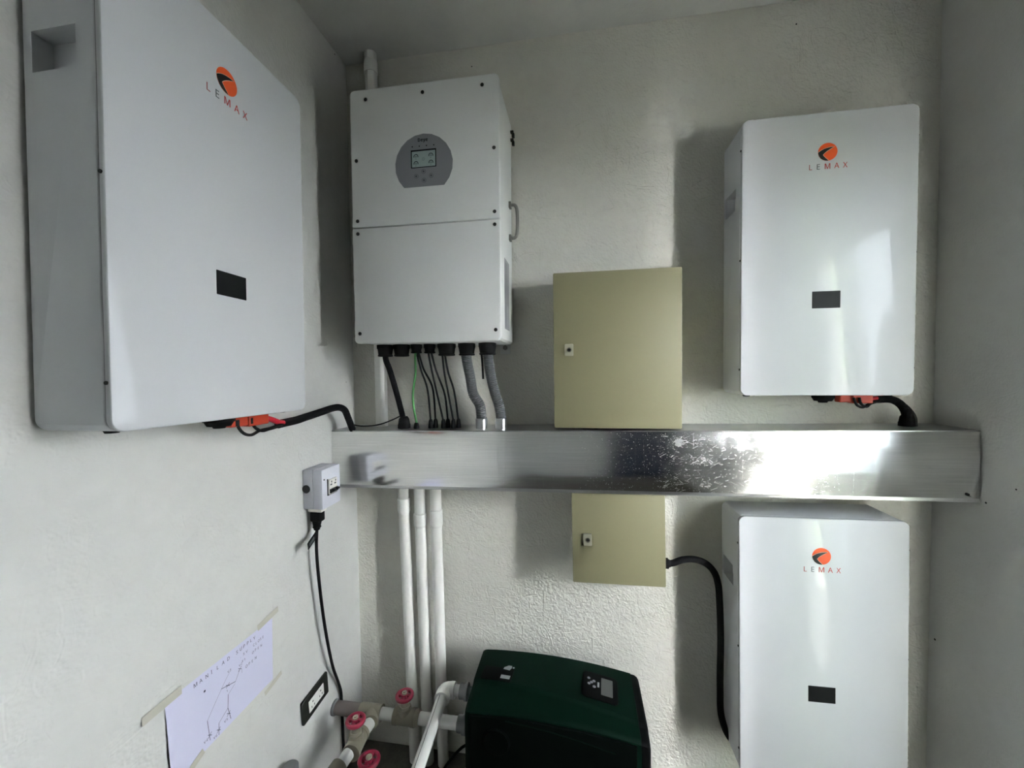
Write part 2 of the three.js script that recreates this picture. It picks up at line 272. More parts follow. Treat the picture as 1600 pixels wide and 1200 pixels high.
function battery(label) {
  const t = thing('wall_battery', label, 'battery');
  obj('case', BG.body, M.batteryCase, t); obj('seam', BG.gap, M.seam, t); obj('front_cover', BG.cover, M.battery, t);
  obj('display', slab(rrect(0.064, 0.0425, 0.0012, 0.1665, 0.2203), BT - 0.001, BT + 0.0006, 0.0003, 1), M.blackGloss, t);
  logoParts(t, 0.1973, 0.6062, BT);
  for (const x of [-0.0003, BW + 0.0003]) for (const y of [0.068, 0.35, 0.63]) obj('screw', cyl(0.0027, 0.0027, 0.003, 12).rotateZ(Math.PI / 2).translate(x, y, BT - 0.006), M.screw, t);
  obj('cable_gland', merge(cyl(0.0265, 0.0265, 0.010, 8).translate(0.228, -0.005, 0.068), cyl(0.0245, 0.020, 0.008, 24).translate(0.228, -0.014, 0.068), cyl(0.012, 0.010, 0.005, 16).translate(0.228, -0.020, 0.068)), M.rubber, t);
  for (const x of [0.03, BW - 0.03]) obj('foot', cyl(0.010, 0.008, 0.004, 14).translate(x, -0.002, 0.09), M.rubber, t);
  return t;
}
const batteryA = battery('white wall battery hung above the right end of the steel trunking');
batteryA.position.set(1.1769, 1.2209, 0.1489 - BT); batteryA.rotation.z = -0.0014;
const batteryB = battery('white wall battery below the steel trunking, black cable running down its left side');
batteryB.position.set(1.1824, 0.1984, 0.1465 - BT); batteryB.rotation.z = 0.0097;
const batteryL = battery('white wall battery mounted on the left wall, nearest of the three');
batteryL.position.set(0.1389 - BT, 1.2161, 0.4409 + BW); batteryL.rotation.set(0, Math.PI / 2, -0.0155, 'YXZ');

// ------------------------------------------------------------------ inverter
{
  const w = 0.42, h = 0.6961, zf = 0.2254, zb = 0.012, s0 = 0.3214;
  const t = thing('solar_inverter', 'white wall-mounted solar inverter with a round grey control panel', 'inverter', [0.1385, 1.3749, 0]);
  t.rotation.z = -0.0042;
  obj('housing', slab(rrect(w - 0.006, h - 0.006, 0.012, 0.003, 0.003), zb, zf - 0.012, 0.003), M.inverterBack, t);
  obj('upper_cover', slab(rrect(w, h - s0 - 0.0012, [0.004, 0.004, 0.014, 0.014], 0, s0 + 0.0012), zf - 0.013, zf, 0.003), M.inverter, t);
  obj('lower_cover', slab(rrect(w, s0 - 0.0012, [0.014, 0.014, 0.004, 0.004], 0, 0), zf - 0.013, zf, 0.003), M.inverter, t);
  for (const [x, y] of [[0.0475, 0.668], [0.2115, 0.669], [0.3755, 0.669], [0.4055, 0.505], [0.0165, 0.505], [0.0165, 0.340], [0.4055, 0.340], [0.4055, 0.3065], [0.0165, 0.305], [0.0165, 0.028], [0.4055, 0.030]]) {
    const s = obj('screw', merge(cyl(0.0046, 0.0046, 0.0016, 16).rotateX(Math.PI / 2).translate(x, y, zf + 0.0004), new THREE.TorusGeometry(0.0042, 0.0007, 6, 16).translate(x, y, zf + 0.001)), M.screw, t);
    obj('screw_socket', cyl(0.0018, 0.0018, 0.0004, 6).rotateX(Math.PI / 2).translate(x, y, zf + 0.0014), M.screwDark, s);
  }
  { // control panel: a disc cut flat at its foot
    const cx = 0.212, cy = 0.4786, r = 0.0815, a = Math.asin(0.0585 / r), s = new THREE.Shape(); s.absarc(cx, cy, r, -a, Math.PI + a); s.closePath();
    const p = obj('control_panel', slab(s, zf - 0.001, zf + 0.0009, 0.0003, 1), M.panelGrey, t), z = zf + 0.0009, X = 0.1385, Y = 1.3749;
    const frame = rrect(0.0712, 0.0475, 0.001, 0.1765, 0.4703); frame.holes.push(rrect(0.0662, 0.0420, 0.001, 0.1790, 0.4722));
    obj('screen_frame', new THREE.ExtrudeGeometry(frame, { depth: 0.0008, bevelEnabled: false }).translate(0, 0, z), M.blackGloss, p);
    const lcd = printed(512, 320, (g, W_, H_) => {
      g.fillStyle = '#a3b3b1'; g.fillRect(0, 0, W_, H_); g.strokeStyle = '#2a3336'; g.fillStyle = '#2a3336';
      for (const [x, y] of [[90, 105], [415, 105], [90, 245], [415, 245]]) { g.lineWidth = 16; g.beginPath(); g.arc(x, y, 44, Math.PI * 0.9, Math.PI * 2.1); g.stroke(); g.lineWidth = 6; g.strokeRect(x - 16, y - 8, 32, 22); g.fillRect(x - 8, y - 18, 14, 10); g.font = '20px sans-serif'; g.fillText('000', x - 20, y + 52); }
      g.lineWidth = 4; g.globalAlpha = 0.5; g.beginPath(); g.arc(250, 165, 30, 0, 7); g.stroke(); g.beginPath(); g.arc(250, 165, 15, 0, 7); g.stroke(); g.globalAlpha = 1; g.font = '30px sans-serif'; g.fillText('||', 460, 44);
    });
    const scr = new THREE.PlaneGeometry(0.0664, 0.0424).translate(0.2121, 0.4932, z + 0.0003); obj('screen', scr, phy(0xffffff, 0.3, { map: lcd, clearcoat: 0.4 }), p);
    for (const [x, y] of [[0.2115, 0.460], [0.1905, 0.4485], [0.2328, 0.4475], [0.2122, 0.4365]]) { const b = obj('button', merge(new THREE.TorusGeometry(0.0056, 0.0006, 6, 24).translate(x, y, z), cyl(0.0030, 0.0030, 0.0008, 20).rotateX(Math.PI / 2).translate(x, y, z)), M.ring, p); obj('button_mark', word('o', 0.004, 0.0002).translate(x, y - 0.002, z + 0.0005), M.black, p); b.castShadow = true; }
    for (const x of [0.1806, 0.2006, 0.2208, 0.2413]) obj('indicator', cyl(0.0017, 0.0017, 0.0008, 12).rotateX(Math.PI / 2).translate(x, 0.5275, z), M.black, p);
    obj('lettering', word('Deye', 0.0088, 0.0003, fontBold).translate(0.2105, 0.5395, z), M.black, p);
  }
  { // right flank: rating label, ventilation ribs, carrying handle, wall bracket
    const lab = printed(128, 640, (g, W_, H_) => { g.fillStyle = '#8f8f90'; g.fillRect(0, 0, W_, H_); g.fillStyle = '#55555a'; for (let y = 30; y < 620; y += 13) g.fillRect(10, y, 40 + ((y * 37) % 60), 5); g.strokeStyle = '#6a6a6e'; g.lineWidth = 3; g.strokeRect(4, 4, W_ - 8, H_ - 8); });
    obj('rating_label', new THREE.PlaneGeometry(0.082, 0.2).rotateY(Math.PI / 2).translate(w - 0.0028, 0.14, 0.112), std(0xffffff, 0.5, { map: lab }), t);
    const hx = w - 0.003, hz = 0.06;
    const hd = obj('handle', sweep([[hx, 0.42, hz], [hx + 0.016, 0.42, hz], [hx + 0.022, 0.412, hz], [hx + 0.022, 0.33, hz], [hx + 0.016, 0.322, hz], [hx, 0.322, hz]], 0.005, 60, 12), M.steelGrey, t);
    for (const y of [0.42, 0.322]) obj('handle_foot', box(hx - 0.001, hx + 0.007, y - 0.009, y + 0.009, hz - 0.01, hz + 0.01, 0.002), M.steelGrey, hd);
    for (const y of [0.651, 0.627]) obj('hook', merge(box(hx - 0.001, hx + 0.010, y + 0.003, y + 0.010, 0.018, 0.028, 0.001), box(hx + 0.004, hx + 0.012, y - 0.008, y + 0.004, 0.014, 0.024, 0.001)), M.screw, t);
    const br = obj('wall_bracket', box(w - 0.045, w - 0.012, -0.026, 0.02, 0.002, 0.006, 0.0015), M.inverterBack, t);
    obj('bolt', merge(cyl(0.008, 0.008, 0.006, 6).rotateX(Math.PI / 2).translate(w - 0.028, -0.006, 0.008), cyl(0.0035, 0.0035, 0.012, 12).rotateX(Math.PI / 2).translate(w - 0.028, -0.006, 0.011)), M.steelGrey, br);
  }
  for (const [x0, x1, y] of [[0.147, 0.198, 1.345], [0.200, 0.252, 1.345], [0.256, 0.291, 1.354], [0.298, 0.334, 1.353], [0.341, 0.398, 1.345], [0.405, 0.459, 1.345], [0.467, 0.523, 1.346]]) {
    const cx = (x0 + x1) / 2 - 0.1385, r = (x1 - x0) / 2, yb = y - 1.3749; // black glands in the floor of the housing
    obj('cable_gland', merge(cyl(r * 0.98, r * 0.98, 0.012, 6).translate(cx, -0.003, 0.11), cyl(r * 0.93, r * 0.8, -yb - 0.006, 18).translate(cx, (yb - 0.004) / 2, 0.11), new THREE.TorusGeometry(r * 0.78, 0.003, 8, 20).rotateX(Math.PI / 2).translate(cx, yb, 0.11)), M.rubber, t);
  }
}

// ------------------------------------------------------------------ cables between inverter and trunking
function gland(parent, x, z, r, h) { const y = ductTop(x); return obj('cable_gland', merge(cyl(r, r, h * 0.34, 6).translate(x, y + h * 0.17, z), cyl(r * 0.8, r * 0.95, h * 0.5, 18).translate(x, y + h * 0.58, z), cyl(r * 0.55, r * 0.78, h * 0.18, 18).translate(x, y + h * 0.91, z)), M.rubber, parent); }
{
  const c = thing('power_cable', 'thick black sleeved cable dropping from the leftmost gland of the inverter', 'cable');
  obj('sleeve', sweep([[0.171, 1.352, 0.11], [0.173, 1.33, 0.108], [0.18, 1.305, 0.102], [0.196, 1.236, 0.093], [0.212, 1.165, 0.088], [0.217, 1.14, 0.087]], 0.0088, 60, 14), M.sleeve, c);
  gland(c, 0.218, 0.086, 0.0195, 0.038);
}
{
  const c = thing('earth_wire', 'single green earth wire between the inverter and the trunking', 'wire');
  obj('wire', sweep([[0.2725, 1.36, 0.11], [0.2680, 1.34, 0.107], [0.264, 1.29, 0.098], [0.253, 1.231, 0.094], [0.2525, 1.193, 0.093], [0.262, 1.135, 0.093]], 0.0034, 70, 10), M.green, c);
  gland(c, 0.262, 0.094, 0.0088, 0.019);
}
const thin = [
  ['left wire of the black pair closest to the green wire', [[0.273, 1.36, 0.11], [0.2735, 1.345, 0.104], [0.281, 1.298, 0.094], [0.297, 1.244, 0.088], [0.3055, 1.14, 0.085]]],
  ['right wire of the black pair closest to the green wire', [[0.276, 1.36, 0.11], [0.279, 1.345, 0.102], [0.287, 1.303, 0.090], [0.311, 1.248, 0.082], [0.3175, 1.14, 0.074]]],
  ['left wire of the middle black pair under the inverter', [[0.311, 1.36, 0.11], [0.310, 1.345, 0.104], [0.316, 1.298, 0.096], [0.3305, 1.218, 0.088], [0.346, 1.14, 0.083]]],
  ['right wire of the middle black pair under the inverter', [[0.319, 1.36, 0.11], [0.3195, 1.345, 0.102], [0.328, 1.298, 0.092], [0.351, 1.226, 0.083], [0.3575, 1.14, 0.074]]],
  ['left wire of the black pair beside the grey conduits', [[0.355, 1.35, 0.11], [0.3545, 1.34, 0.106], [0.356, 1.293, 0.097], [0.366, 1.222, 0.089], [0.3785, 1.14, 0.084]]],
  ['right wire of the black pair beside the grey conduits', [[0.363, 1.35, 0.11], [0.3625, 1.34, 0.104], [0.367, 1.293, 0.093], [0.382, 1.235, 0.085], [0.3915, 1.14, 0.074]]],
];
for (const [label, pts] of thin) {
  const c = thing('black_wire', label, 'wire'), e = pts[pts.length - 1];
  obj('wire', sweep(pts, 0.0031, 60, 10), M.black, c); gland(c, e[0], e[2], 0.0078, 0.028);
}
function conduit(label, pts, n) {
  const c = thing('flexible_conduit', label, 'conduit'), e = pts[pts.length - 1], y = ductTop(e[0]);
  obj('corrugated_tube', sweep(pts, (t, s) => 0.0150 + 0.0011 * Math.sin((s / 0.0052) * 2 * Math.PI), n, 20), M.conduit, c);
  const f = obj('ferrule', merge(cyl(0.0178, 0.0178, 0.012, 8).translate(e[0], y + 0.006, e[2]), cyl(0.0172, 0.0182, 0.017, 24).translate(e[0], y + 0.0205, e[2])), M.zinc, c);
  obj('ring', new THREE.TorusGeometry(0.0168, 0.0016, 8, 28).rotateX(Math.PI / 2).translate(e[0], y + 0.0295, e[2]), M.zinc, f);
}
conduit('grey corrugated conduit with an S-bend, left of the two', [[0.431, 1.36, 0.11], [0.430, 1.335, 0.108], [0.4385, 1.276, 0.100], [0.446, 1.226, 0.096], [0.4645, 1.190, 0.092], [0.4685, 1.155, 0.09], [0.469, 1.135, 0.09]], 300);
conduit('grey corrugated conduit beneath the right end of the inverter, right of the two', [[0.496, 1.36, 0.11], [0.4965, 1.335, 0.108], [0.5015, 1.283, 0.100], [0.513, 1.226, 0.094], [0.525, 1.185, 0.090], [0.529, 1.15, 0.088], [0.529, 1.135, 0.088]], 300);
tag(obj('loose_cable_end', sweep([[0.4755, 1.36, 0.112], [0.4765, 1.33, 0.104], [0.477, 1.27, 0.094]], 0.0032, 30, 8), M.black), 'short loose black cable end beside the right grey conduit', 'cable');
tag(obj('thin_cable', sweep([[0.05, 1.1365, 0.118], [0.066, 1.128, 0.108], [0.088, 1.1240, 0.098], [0.138, 1.1290, 0.094], [0.18, 1.1435, 0.089], [0.206, 1.1555, 0.087]], 0.0021, 60, 8), M.black), 'thin black cable lying in a slack curve on the left end of the trunking', 'cable');

// ------------------------------------------------------------------ battery leads
{
  const c = thing('battery_lead', 'black battery lead with an orange plug under the battery on the left wall', 'cable');
  obj('plug', merge(box(0.066, 0.094, 1.1855, 1.211, 0.502, 0.556, 0.003), box(0.068, 0.092, 1.189, 1.2105, 0.556, 0.598, 0.003)), M.connector, c);
  obj('red_wire', sweep([[0.08, 1.197, 0.505], [0.08, 1.196, 0.495], [0.079, 1.190, 0.475], [0.077, 1.182, 0.455], [0.074, 1.178, 0.436]], 0.0062, 40, 12), M.redWire, c);
  obj('wire', sweep([[0.09, 1.20, 0.583], [0.091, 1.187, 0.580], [0.092, 1.174, 0.569], [0.092, 1.168, 0.551], [0.09, 1.173, 0.526], [0.088, 1.174, 0.493], [0.083, 1.176, 0.462], [0.076, 1.176, 0.436]], 0.0031, 80, 10), M.black, c);
  obj('wire', sweep([[0.09, 1.20, 0.549], [0.09, 1.190, 0.544], [0.09, 1.181, 0.537], [0.09, 1.172, 0.520], [0.087, 1.172, 0.493], [0.082, 1.173, 0.462], [0.074, 1.174, 0.436]], 0.0031, 70, 10), M.black, c);
  for (const z of [0.5835, 0.5495]) obj('wire_collar', cyl(0.0052, 0.0052, 0.012, 12).translate(0.09, 1.197, z), M.black, c);
  obj('sleeve', sweep([[0.07, 1.176, 0.447], [0.07, 1.177, 0.42], [0.07, 1.178, 0.386], [0.07, 1.182, 0.347], [0.07, 1.1885, 0.282], [0.07, 1.1935, 0.235], [0.07, 1.1925, 0.200], [0.069, 1.182, 0.172], [0.068, 1.160, 0.155], [0.0675, 1.135, 0.1395], [0.0675, 1.1165, 0.129]], 0.0098, 110, 16), M.sleeve, c);
}
{
  const c = thing('battery_lead', 'black battery lead with a red plug under the battery above the trunking', 'cable');
  obj('plug', merge(box(1.472, 1.520, 1.196, 1.2205, 0.066, 0.094, 0.003), box(1.442, 1.474, 1.199, 1.2195, 0.068, 0.092, 0.003)), M.connector, c);
  obj('red_wire', sweep([[1.514, 1.2075, 0.08], [1.53, 1.2085, 0.079], [1.552, 1.2105, 0.076]], 0.0058, 20, 12), M.redWire, c);
  obj('wire', sweep([[1.472, 1.212, 0.097], [1.475, 1.2, 0.098], [1.481, 1.191, 0.097], [1.494, 1.186, 0.095], [1.508, 1.192, 0.09], [1.524, 1.2, 0.085], [1.55, 1.204, 0.076]], 0.0031, 70, 10), M.black, c);
  obj('wire', sweep([[1.485, 1.212, 0.097], [1.486, 1.2, 0.099], [1.491, 1.193, 0.098], [1.503, 1.188, 0.096], [1.516, 1.195, 0.09], [1.55, 1.203, 0.079]], 0.0031, 70, 10), M.black, c);
  obj('sleeve', sweep([[1.538, 1.2055, 0.077], [1.572, 1.2055, 0.075], [1.595, 1.194, 0.072], [1.611, 1.173, 0.068], [1.62, 1.150, 0.062], [1.622, 1.128, 0.058]], 0.0098, 70, 16), M.sleeve, c);
  gland(c, 1.622, 0.058, 0.0175, 0.032);
  obj('wire', sweep([[1.6, 1.197, 0.074], [1.618, 1.18, 0.072], [1.634, 1.158, 0.068], [1.6395, 1.134, 0.064]], 0.0036, 40, 10), M.black, c);
}

// ------------------------------------------------------------------ beige enclosures
function enclosure(label, x, y, w, h, zf, roll, lock) {
  const t = thing('control_cabinet', label, 'cabinet', [x, y, 0]); t.rotation.z = roll;
  obj('body', slab(rrect(w - 0.004, h - 0.004, 0.003, 0.002, 0.002), 0.002, zf - 0.014, 0.0015), M.beige, t);
  obj('gasket', slab(rrect(w - 0.010, h - 0.010, 0.003, 0.005, 0.005), zf - 0.016, zf - 0.010, 0.0006, 1), M.seam, t);
  obj('door', slab(rrect(w, h, 0.004, 0, 0), zf - 0.0125, zf, 0.0024, 4), M.beige, t);
  const [lx, ly] = lock, l = obj('lock', slab(rrect(0.0245, 0.034, 0.003, lx - 0.012, ly - 0.017), zf - 0.001, zf + 0.0065, 0.0012), M.lockBody, t);
  const k = cyl(0.0066, 0.0066, 0.003, 20).rotateX(Math.PI / 2).translate(lx + 0.001, ly, zf + 0.0062);
  obj('key_barrel', k, M.lockMetal, l); obj('keyhole', merge(box(lx - 0.0005, lx + 0.0025, ly - 0.004, ly + 0.004, zf + 0.0072, zf + 0.0081), box(lx - 0.0036, lx + 0.0056, ly - 0.0012, ly + 0.0012, zf + 0.0072, zf + 0.0081)), M.hole, l);
  return t;
}
enclosure('larger beige steel control cabinet standing on top of the trunking', 0.6914, 1.1285, 0.3466, 0.4388, 0.1284, 0.0007, [0.043, 0.2215]);
{
  const t = enclosure('smaller beige steel control cabinet hanging beneath the trunking', 0.7409, 0.6839, 0.2555, 0.2595, 0.1284, 0.0107, [0.0425, 0.127]);
  obj('cable_gland', merge(cyl(0.016, 0.016, 0.010, 6).rotateZ(Math.PI / 2).translate(0.2575, 0.044, 0.075), cyl(0.015, 0.015, 0.010, 20).rotateZ(Math.PI / 2).translate(0.267, 0.044, 0.075), cyl(0.0095, 0.013, 0.008, 20).rotateZ(-Math.PI / 2).translate(0.275, 0.044, 0.075)), M.rubber, t);
}
tag(obj('cable', sweep([[1.004, 0.7285, 0.075], [1.027, 0.7325, 0.074], [1.053, 0.7425, 0.072], [1.086, 0.7445, 0.07], [1.118, 0.733, 0.067], [1.141, 0.708, 0.064], [1.153, 0.672, 0.06], [1.1585, 0.62, 0.056], [1.163, 0.508, 0.052], [1.163, 0.356, 0.05], [1.1675, 0.271, 0.05], [1.19, 0.215, 0.055], [1.26, 0.17, 0.06], [1.36, 0.165, 0.066], [1.392, 0.194, 0.08]], 0.0093, 140, 14), M.sleeve), 'black sleeved cable bending from the smaller cabinet down beside the lower battery', 'cable');

// ------------------------------------------------------------------ breaker box on the left wall
{
  const z0 = 0.191, z1 = 0.2765, y0 = 0.9145, y1 = 1.0255, xf = 0.060;
  const t = thing('breaker_box', 'small pale grey breaker box on the left wall under the trunking end', 'breaker box', [0, 0, 0]);
  const side = (x0, x1, r) => { const g = slab(rrect(z1 - z0, y1 - y0, r, 0, 0), x0, x1, 0.0018, 2); return g.rotateY(Math.PI / 2).translate(0, y0, z1); };
  obj('base', side(0.001, 0.031, 0.004), M.breakerGrey, t); obj('cover', side(0.0315, xf, 0.004), M.breaker, t);
  const plug = cyl(0.0115, 0.0115, 0.003, 24).rotateX(Math.PI / 2).translate(0.0118, 0.972, z1); obj('knockout', plug, M.toggle, t);
  obj('knockout', cyl(0.011, 0.011, 0.003, 24).translate(0.02, y1, 0.245), M.breakerGrey, t);
  for (const [y, z] of [[0.997, 0.267], [0.949, 0.210], [0.93, 0.267], [1.012, 0.21]].slice(0, 2)) obj('screw', cyl(0.0022, 0.0022, 0.002, 10).rotateZ(Math.PI / 2).translate(xf, y, z), M.screwDark, t);
  const b = obj('circuit_breaker', box(xf - 0.004, xf + 0.006, 0.951, 0.992, 0.2145, 0.2520, 0.0012), M.breakerFace, t);
  obj('frame', merge(box(xf - 0.001, xf + 0.002, 0.948, 0.995, 0.252, 0.254), box(xf - 0.001, xf + 0.002, 0.948, 0.951, 0.2125, 0.254)), M.screwDark, t);
  obj('toggle', merge(box(xf + 0.004, xf + 0.010, 0.954, 0.966, 0.2155, 0.251, 0.001), box(xf + 0.008, xf + 0.018, 0.960, 0.9665, 0.2190, 0.2290, 0.002), box(xf + 0.008, xf + 0.018, 0.960, 0.9665, 0.2370, 0.2470, 0.002)), M.toggle, b);
  obj('print', merge(...[0.2205, 0.2395].flatMap((z) => [box(xf + 0.006, xf + 0.0064, 0.983, 0.988, z, z + 0.004), box(xf + 0.006, xf + 0.0064, 0.976, 0.980, z, z + 0.008)])), M.letterGrey, b);
  obj('spout', box(0.008, 0.050, y0 - 0.010, y0 + 0.001, 0.243, 0.268, 0.002), M.breakerFace, t);
}
{
  const c = thing('power_cable', 'black power cable with moulded plug hanging from the grey breaker box', 'cable');
  obj('plug', merge(box(0.012, 0.046, 0.876, 0.905, 0.2445, 0.268, 0.005), rod([0.028, 0.878, 0.257], [0.028, 0.852, 0.259], 0.013, 14, 0.008), new THREE.TorusGeometry(0.0095, 0.002, 8, 18).rotateX(Math.PI / 2).translate(0.028, 0.860, 0.258)), M.rubber, c);
  obj('cord', sweep([[0.028, 0.862, 0.258], [0.03, 0.80, 0.266], [0.03, 0.68, 0.256], [0.03, 0.557, 0.238], [0.026, 0.42, 0.203], [0.0125, 0.330, 0.156], [0.009, 0.280, 0.1365], [0.009, 0.24, 0.1345], [0.012, 0.107, 0.135], [0.012, 0.03, 0.133], [0.03, 0.008, 0.125], [0.1, 0.006, 0.10]], 0.0042, 130, 10), M.rubber, c);
  const tagGeo = slab(rrect(0.062, 0.020, 0.003, 0, -0.01), -0.0008, 0.0008, 0.0003, 1); tagGeo.rotateZ(-0.18).rotateY(-Math.PI / 2 + 0.25).translate(0.03, 0.842, 0.264);
  const tg = obj('cord_tag', tagGeo, M.rubber, c); obj('tag_print', slab(rrect(0.034, 0.010, 0.001, 0.018, -0.005), 0, 0.0003, 0.0001, 1).rotateZ(-0.18).rotateY(-Math.PI / 2 + 0.25).translate(0.0312, 0.842, 0.2643), M.letterGrey, tg);
}

// ------------------------------------------------------------------ socket and paper on the left wall
{
  const t = thing('wall_socket', 'black-framed double power socket on the left wall above the pipe', 'socket', [0, 0.360, 0.256]);
  t.rotation.set(0, Math.PI / 2, 0.075, 'YXZ');
  obj('frame', slab(rrect(0.114, 0.068, 0.004, -0.057, -0.034), 0.0005, 0.009, 0.003, 3), M.outletBlack, t);
  obj('insert', slab(rrect(0.066, 0.034, 0.001, -0.033, -0.017), 0.006, 0.0105, 0.0006, 1), M.outletWhite, t);
  for (const x of [-0.0175, 0.0175]) for (const [dx, dy, w, h] of [[-0.005, -0.007, 0.0022, 0.006], [0.006, -0.007, 0.0022, 0.006], [0.0005, 0.006, 0.004, 0.004]]) obj('slot', box(x + dx - w / 2, x + dx + w / 2, dy - h / 2, dy + h / 2, 0.0100, 0.0107), M.hole, t);
}
{ // hand-drawn plan: corners measured on the wall as (z, y)
  const TL = [0.672, 0.689], TR = [0.405, 0.685], BR = [0.409, 0.533], BL = [0.669, 0.524], n = 24, m = 14, P = [], UV = [], I = [];
  for (let j = 0; j <= m; j++) for (let i = 0; i <= n; i++) {
    const u = i / n, v = j / m, z = (TL[0] * (1 - u) + TR[0] * u) * (1 - v) + (BL[0] * (1 - u) + BR[0] * u) * v, y = (TL[1] * (1 - u) + TR[1] * u) * (1 - v) + (BL[1] * (1 - u) + BR[1] * u) * v;
    P.push(0.0014 + 0.006 * Math.pow(Math.max(0, 1 - u * 4), 2) * v + 0.0012 * Math.sin(u * 7 + v * 3) * Math.sin(Math.PI * v) ** 2 * Math.sin(Math.PI * u) + 0.0006, y, z); UV.push(u, 1 - v);
  }
  for (let j = 0; j < m; j++) for (let i = 0; i < n; i++) { const a = j * (n + 1) + i, b = a + n + 1; I.push(a, b, a + 1, b, b + 1, a + 1); }
  const g = new THREE.BufferGeometry(); g.setAttribute('position', new THREE.Float32BufferAttribute(P, 3)); g.setAttribute('uv', new THREE.Float32BufferAttribute(UV, 2)); g.setIndex(I); g.computeVertexNormals();
  const ink = printed(1024, 600, (c, w, h) => {
    c.fillStyle = '#cbcbe0'; c.fillRect(0, 0, w, h); c.fillStyle = c.strokeStyle = '#3c3a52'; c.lineCap = 'round';
    const hand = (s, x, y, size, gap) => { for (const ch of s) { c.save(); c.translate(x, y + (rnd() - 0.5) * 5); c.rotate((rnd() - 0.5) * 0.16); c.font = `${size}px sans-serif`; c.fillText(ch, 0, 0); c.restore(); x += gap; } };
    hand('MANILAD', 215, 62, 42, 50); hand('SUPPLY', 605, 66, 42, 38);
    hand('.SV', 650, 128, 32, 30); hand('CLOSE', 790, 122, 32, 27); hand('V1', 665, 182, 30, 24); hand('OPEN', 775, 182, 32, 32); hand('|', 655, 262, 30, 20); hand('OPEN', 700, 255, 34, 34);
    const line = (w_, ...p) => { c.lineWidth = w_; c.beginPath(); p.forEach(([x, y], i) => (i ? c.lineTo(x, y) : c.moveTo(x, y))); c.stroke(); };
    line(2, [320, 395], [500, 205], [545, 165]); line(4, [460, 250], [595, 292]); line(3, [595, 292], [640, 225]); line(2, [590, 305], [520, 345]); line(4, [520, 345], [510, 450], [535, 560]); line(3, [510, 450], [420, 500]); line(4, [420, 500], [415, 590]); line(4, [320, 395], [335, 560]);
    for (const [x, y] of [[520, 268], [645, 218], [515, 500], [415, 550], [335, 520]]) { line(4, [x - 16, y - 12], [x + 16, y + 12]); line(4, [x - 16, y + 12], [x + 16, y - 12]); }
    hand('V3', 520, 165, 28, 20); hand('V2', 635, 195, 28, 20); hand('1', 505, 320, 28, 20); hand('V5', 470, 545, 28, 20); hand('V6', 365, 585, 28, 20); hand('V4', 280, 545, 28, 20);
    c.beginPath(); c.arc(305, 148, 9, 0, 7); c.fill();
  });
  tag(obj('paper_plan', g, new THREE.MeshStandardMaterial({ map: ink, roughness: 0.85, side: THREE.DoubleSide })), 'white paper sheet with a hand-drawn pipe plan taped to the left wall', 'paper');
  const strip = (a, b, w, x) => { const dz = b[0] - a[0], dy = b[1] - a[1], L = Math.hypot(dz, dy); return slab(rrect(L, w, 0.0006, 0, -w / 2), 0, 0.0004, 0.0001, 1).rotateZ(Math.atan2(dy, -dz)).rotateY(Math.PI / 2).translate(x, a[1], a[0]); };
  tag(obj('tape_strip', strip([0.712, 0.688], [0.640, 0.690], 0.017, 0.0026), M.tape), 'strip of masking tape on the upper left corner of the paper plan', 'tape');
  tag(obj('tape_strip', strip([0.452, 0.689], [0.385, 0.697], 0.015, 0.0024), M.tape), 'strip of masking tape on the upper right corner of the paper plan', 'tape');
  tag(obj('tape_strip', strip([0.437, 0.516], [0.380, 0.528], 0.011, 0.0024), M.tape), 'strip of tape beneath the lower right corner of the paper plan', 'tape');
  tag(obj('tape_strip', strip([0.628, 0.520], [0.600, 0.531], 0.014, 0.0030), M.tape), 'strip of tape on the lower edge of the paper plan at the frame bottom', 'tape');
}

// ------------------------------------------------------------------ pipes
{
  const t = thing('corner_conduit', 'white plastic conduit pipe rising from the trunking to the ceiling behind the inverter', 'pipe', [0.112, 1.1155, 0.032]);
  obj('pipe', sweep([[0.004, 0, 0], [0.004, 0.18, 0], [-0.002, 0.7, 0], [-0.006, 1.2055, 0]], 0.0192, 30, 24), M.pvc, t);
  obj('coupling', merge(cyl(0.0212, 0.0212, 0.036, 24).translate(-0.006, 1.16, 0), cyl(0.0195, 0.0212, 0.004, 24).translate(-0.006, 1.18, 0)), M.pvc, t);
}
for (const [label, xt, xb, ya, yb] of [
  ['white floor pipe under the trunking, nearest the left corner, high collar', 0.191, 0.2135, 0.88, 0.84], ['white floor pipe standing between the two others under the trunking', 0.2465, 0.2600, 0.832, 0.797], ['white floor pipe under the trunking, nearest the green pump', 0.3015, 0.3115, 0.845, 0.800]]) {
  const t = thing('floor_pipe', label, 'pipe', [xb, 0, 0.045]), top = ductBottom(xt) - 0.0015, at = (y) => [(xt - xb) * (y / top), y, 0];
  obj('pipe', rod([0, 0, 0], at(top), 0.0178, 28), M.pvc, t);
  obj('coupling', merge(rod(at(yb), at(ya), 0.0208, 28), rod(at(yb - 0.008), at(yb), 0.0180, 28, 0.0208), rod(at(ya), at(ya + 0.003), 0.0208, 28, 0.0185)), M.pvc, t);
}
const LY = 0.25, LZ = 0.16, BX = (z) => 0.139 - 0.09 * (z - 0.204);
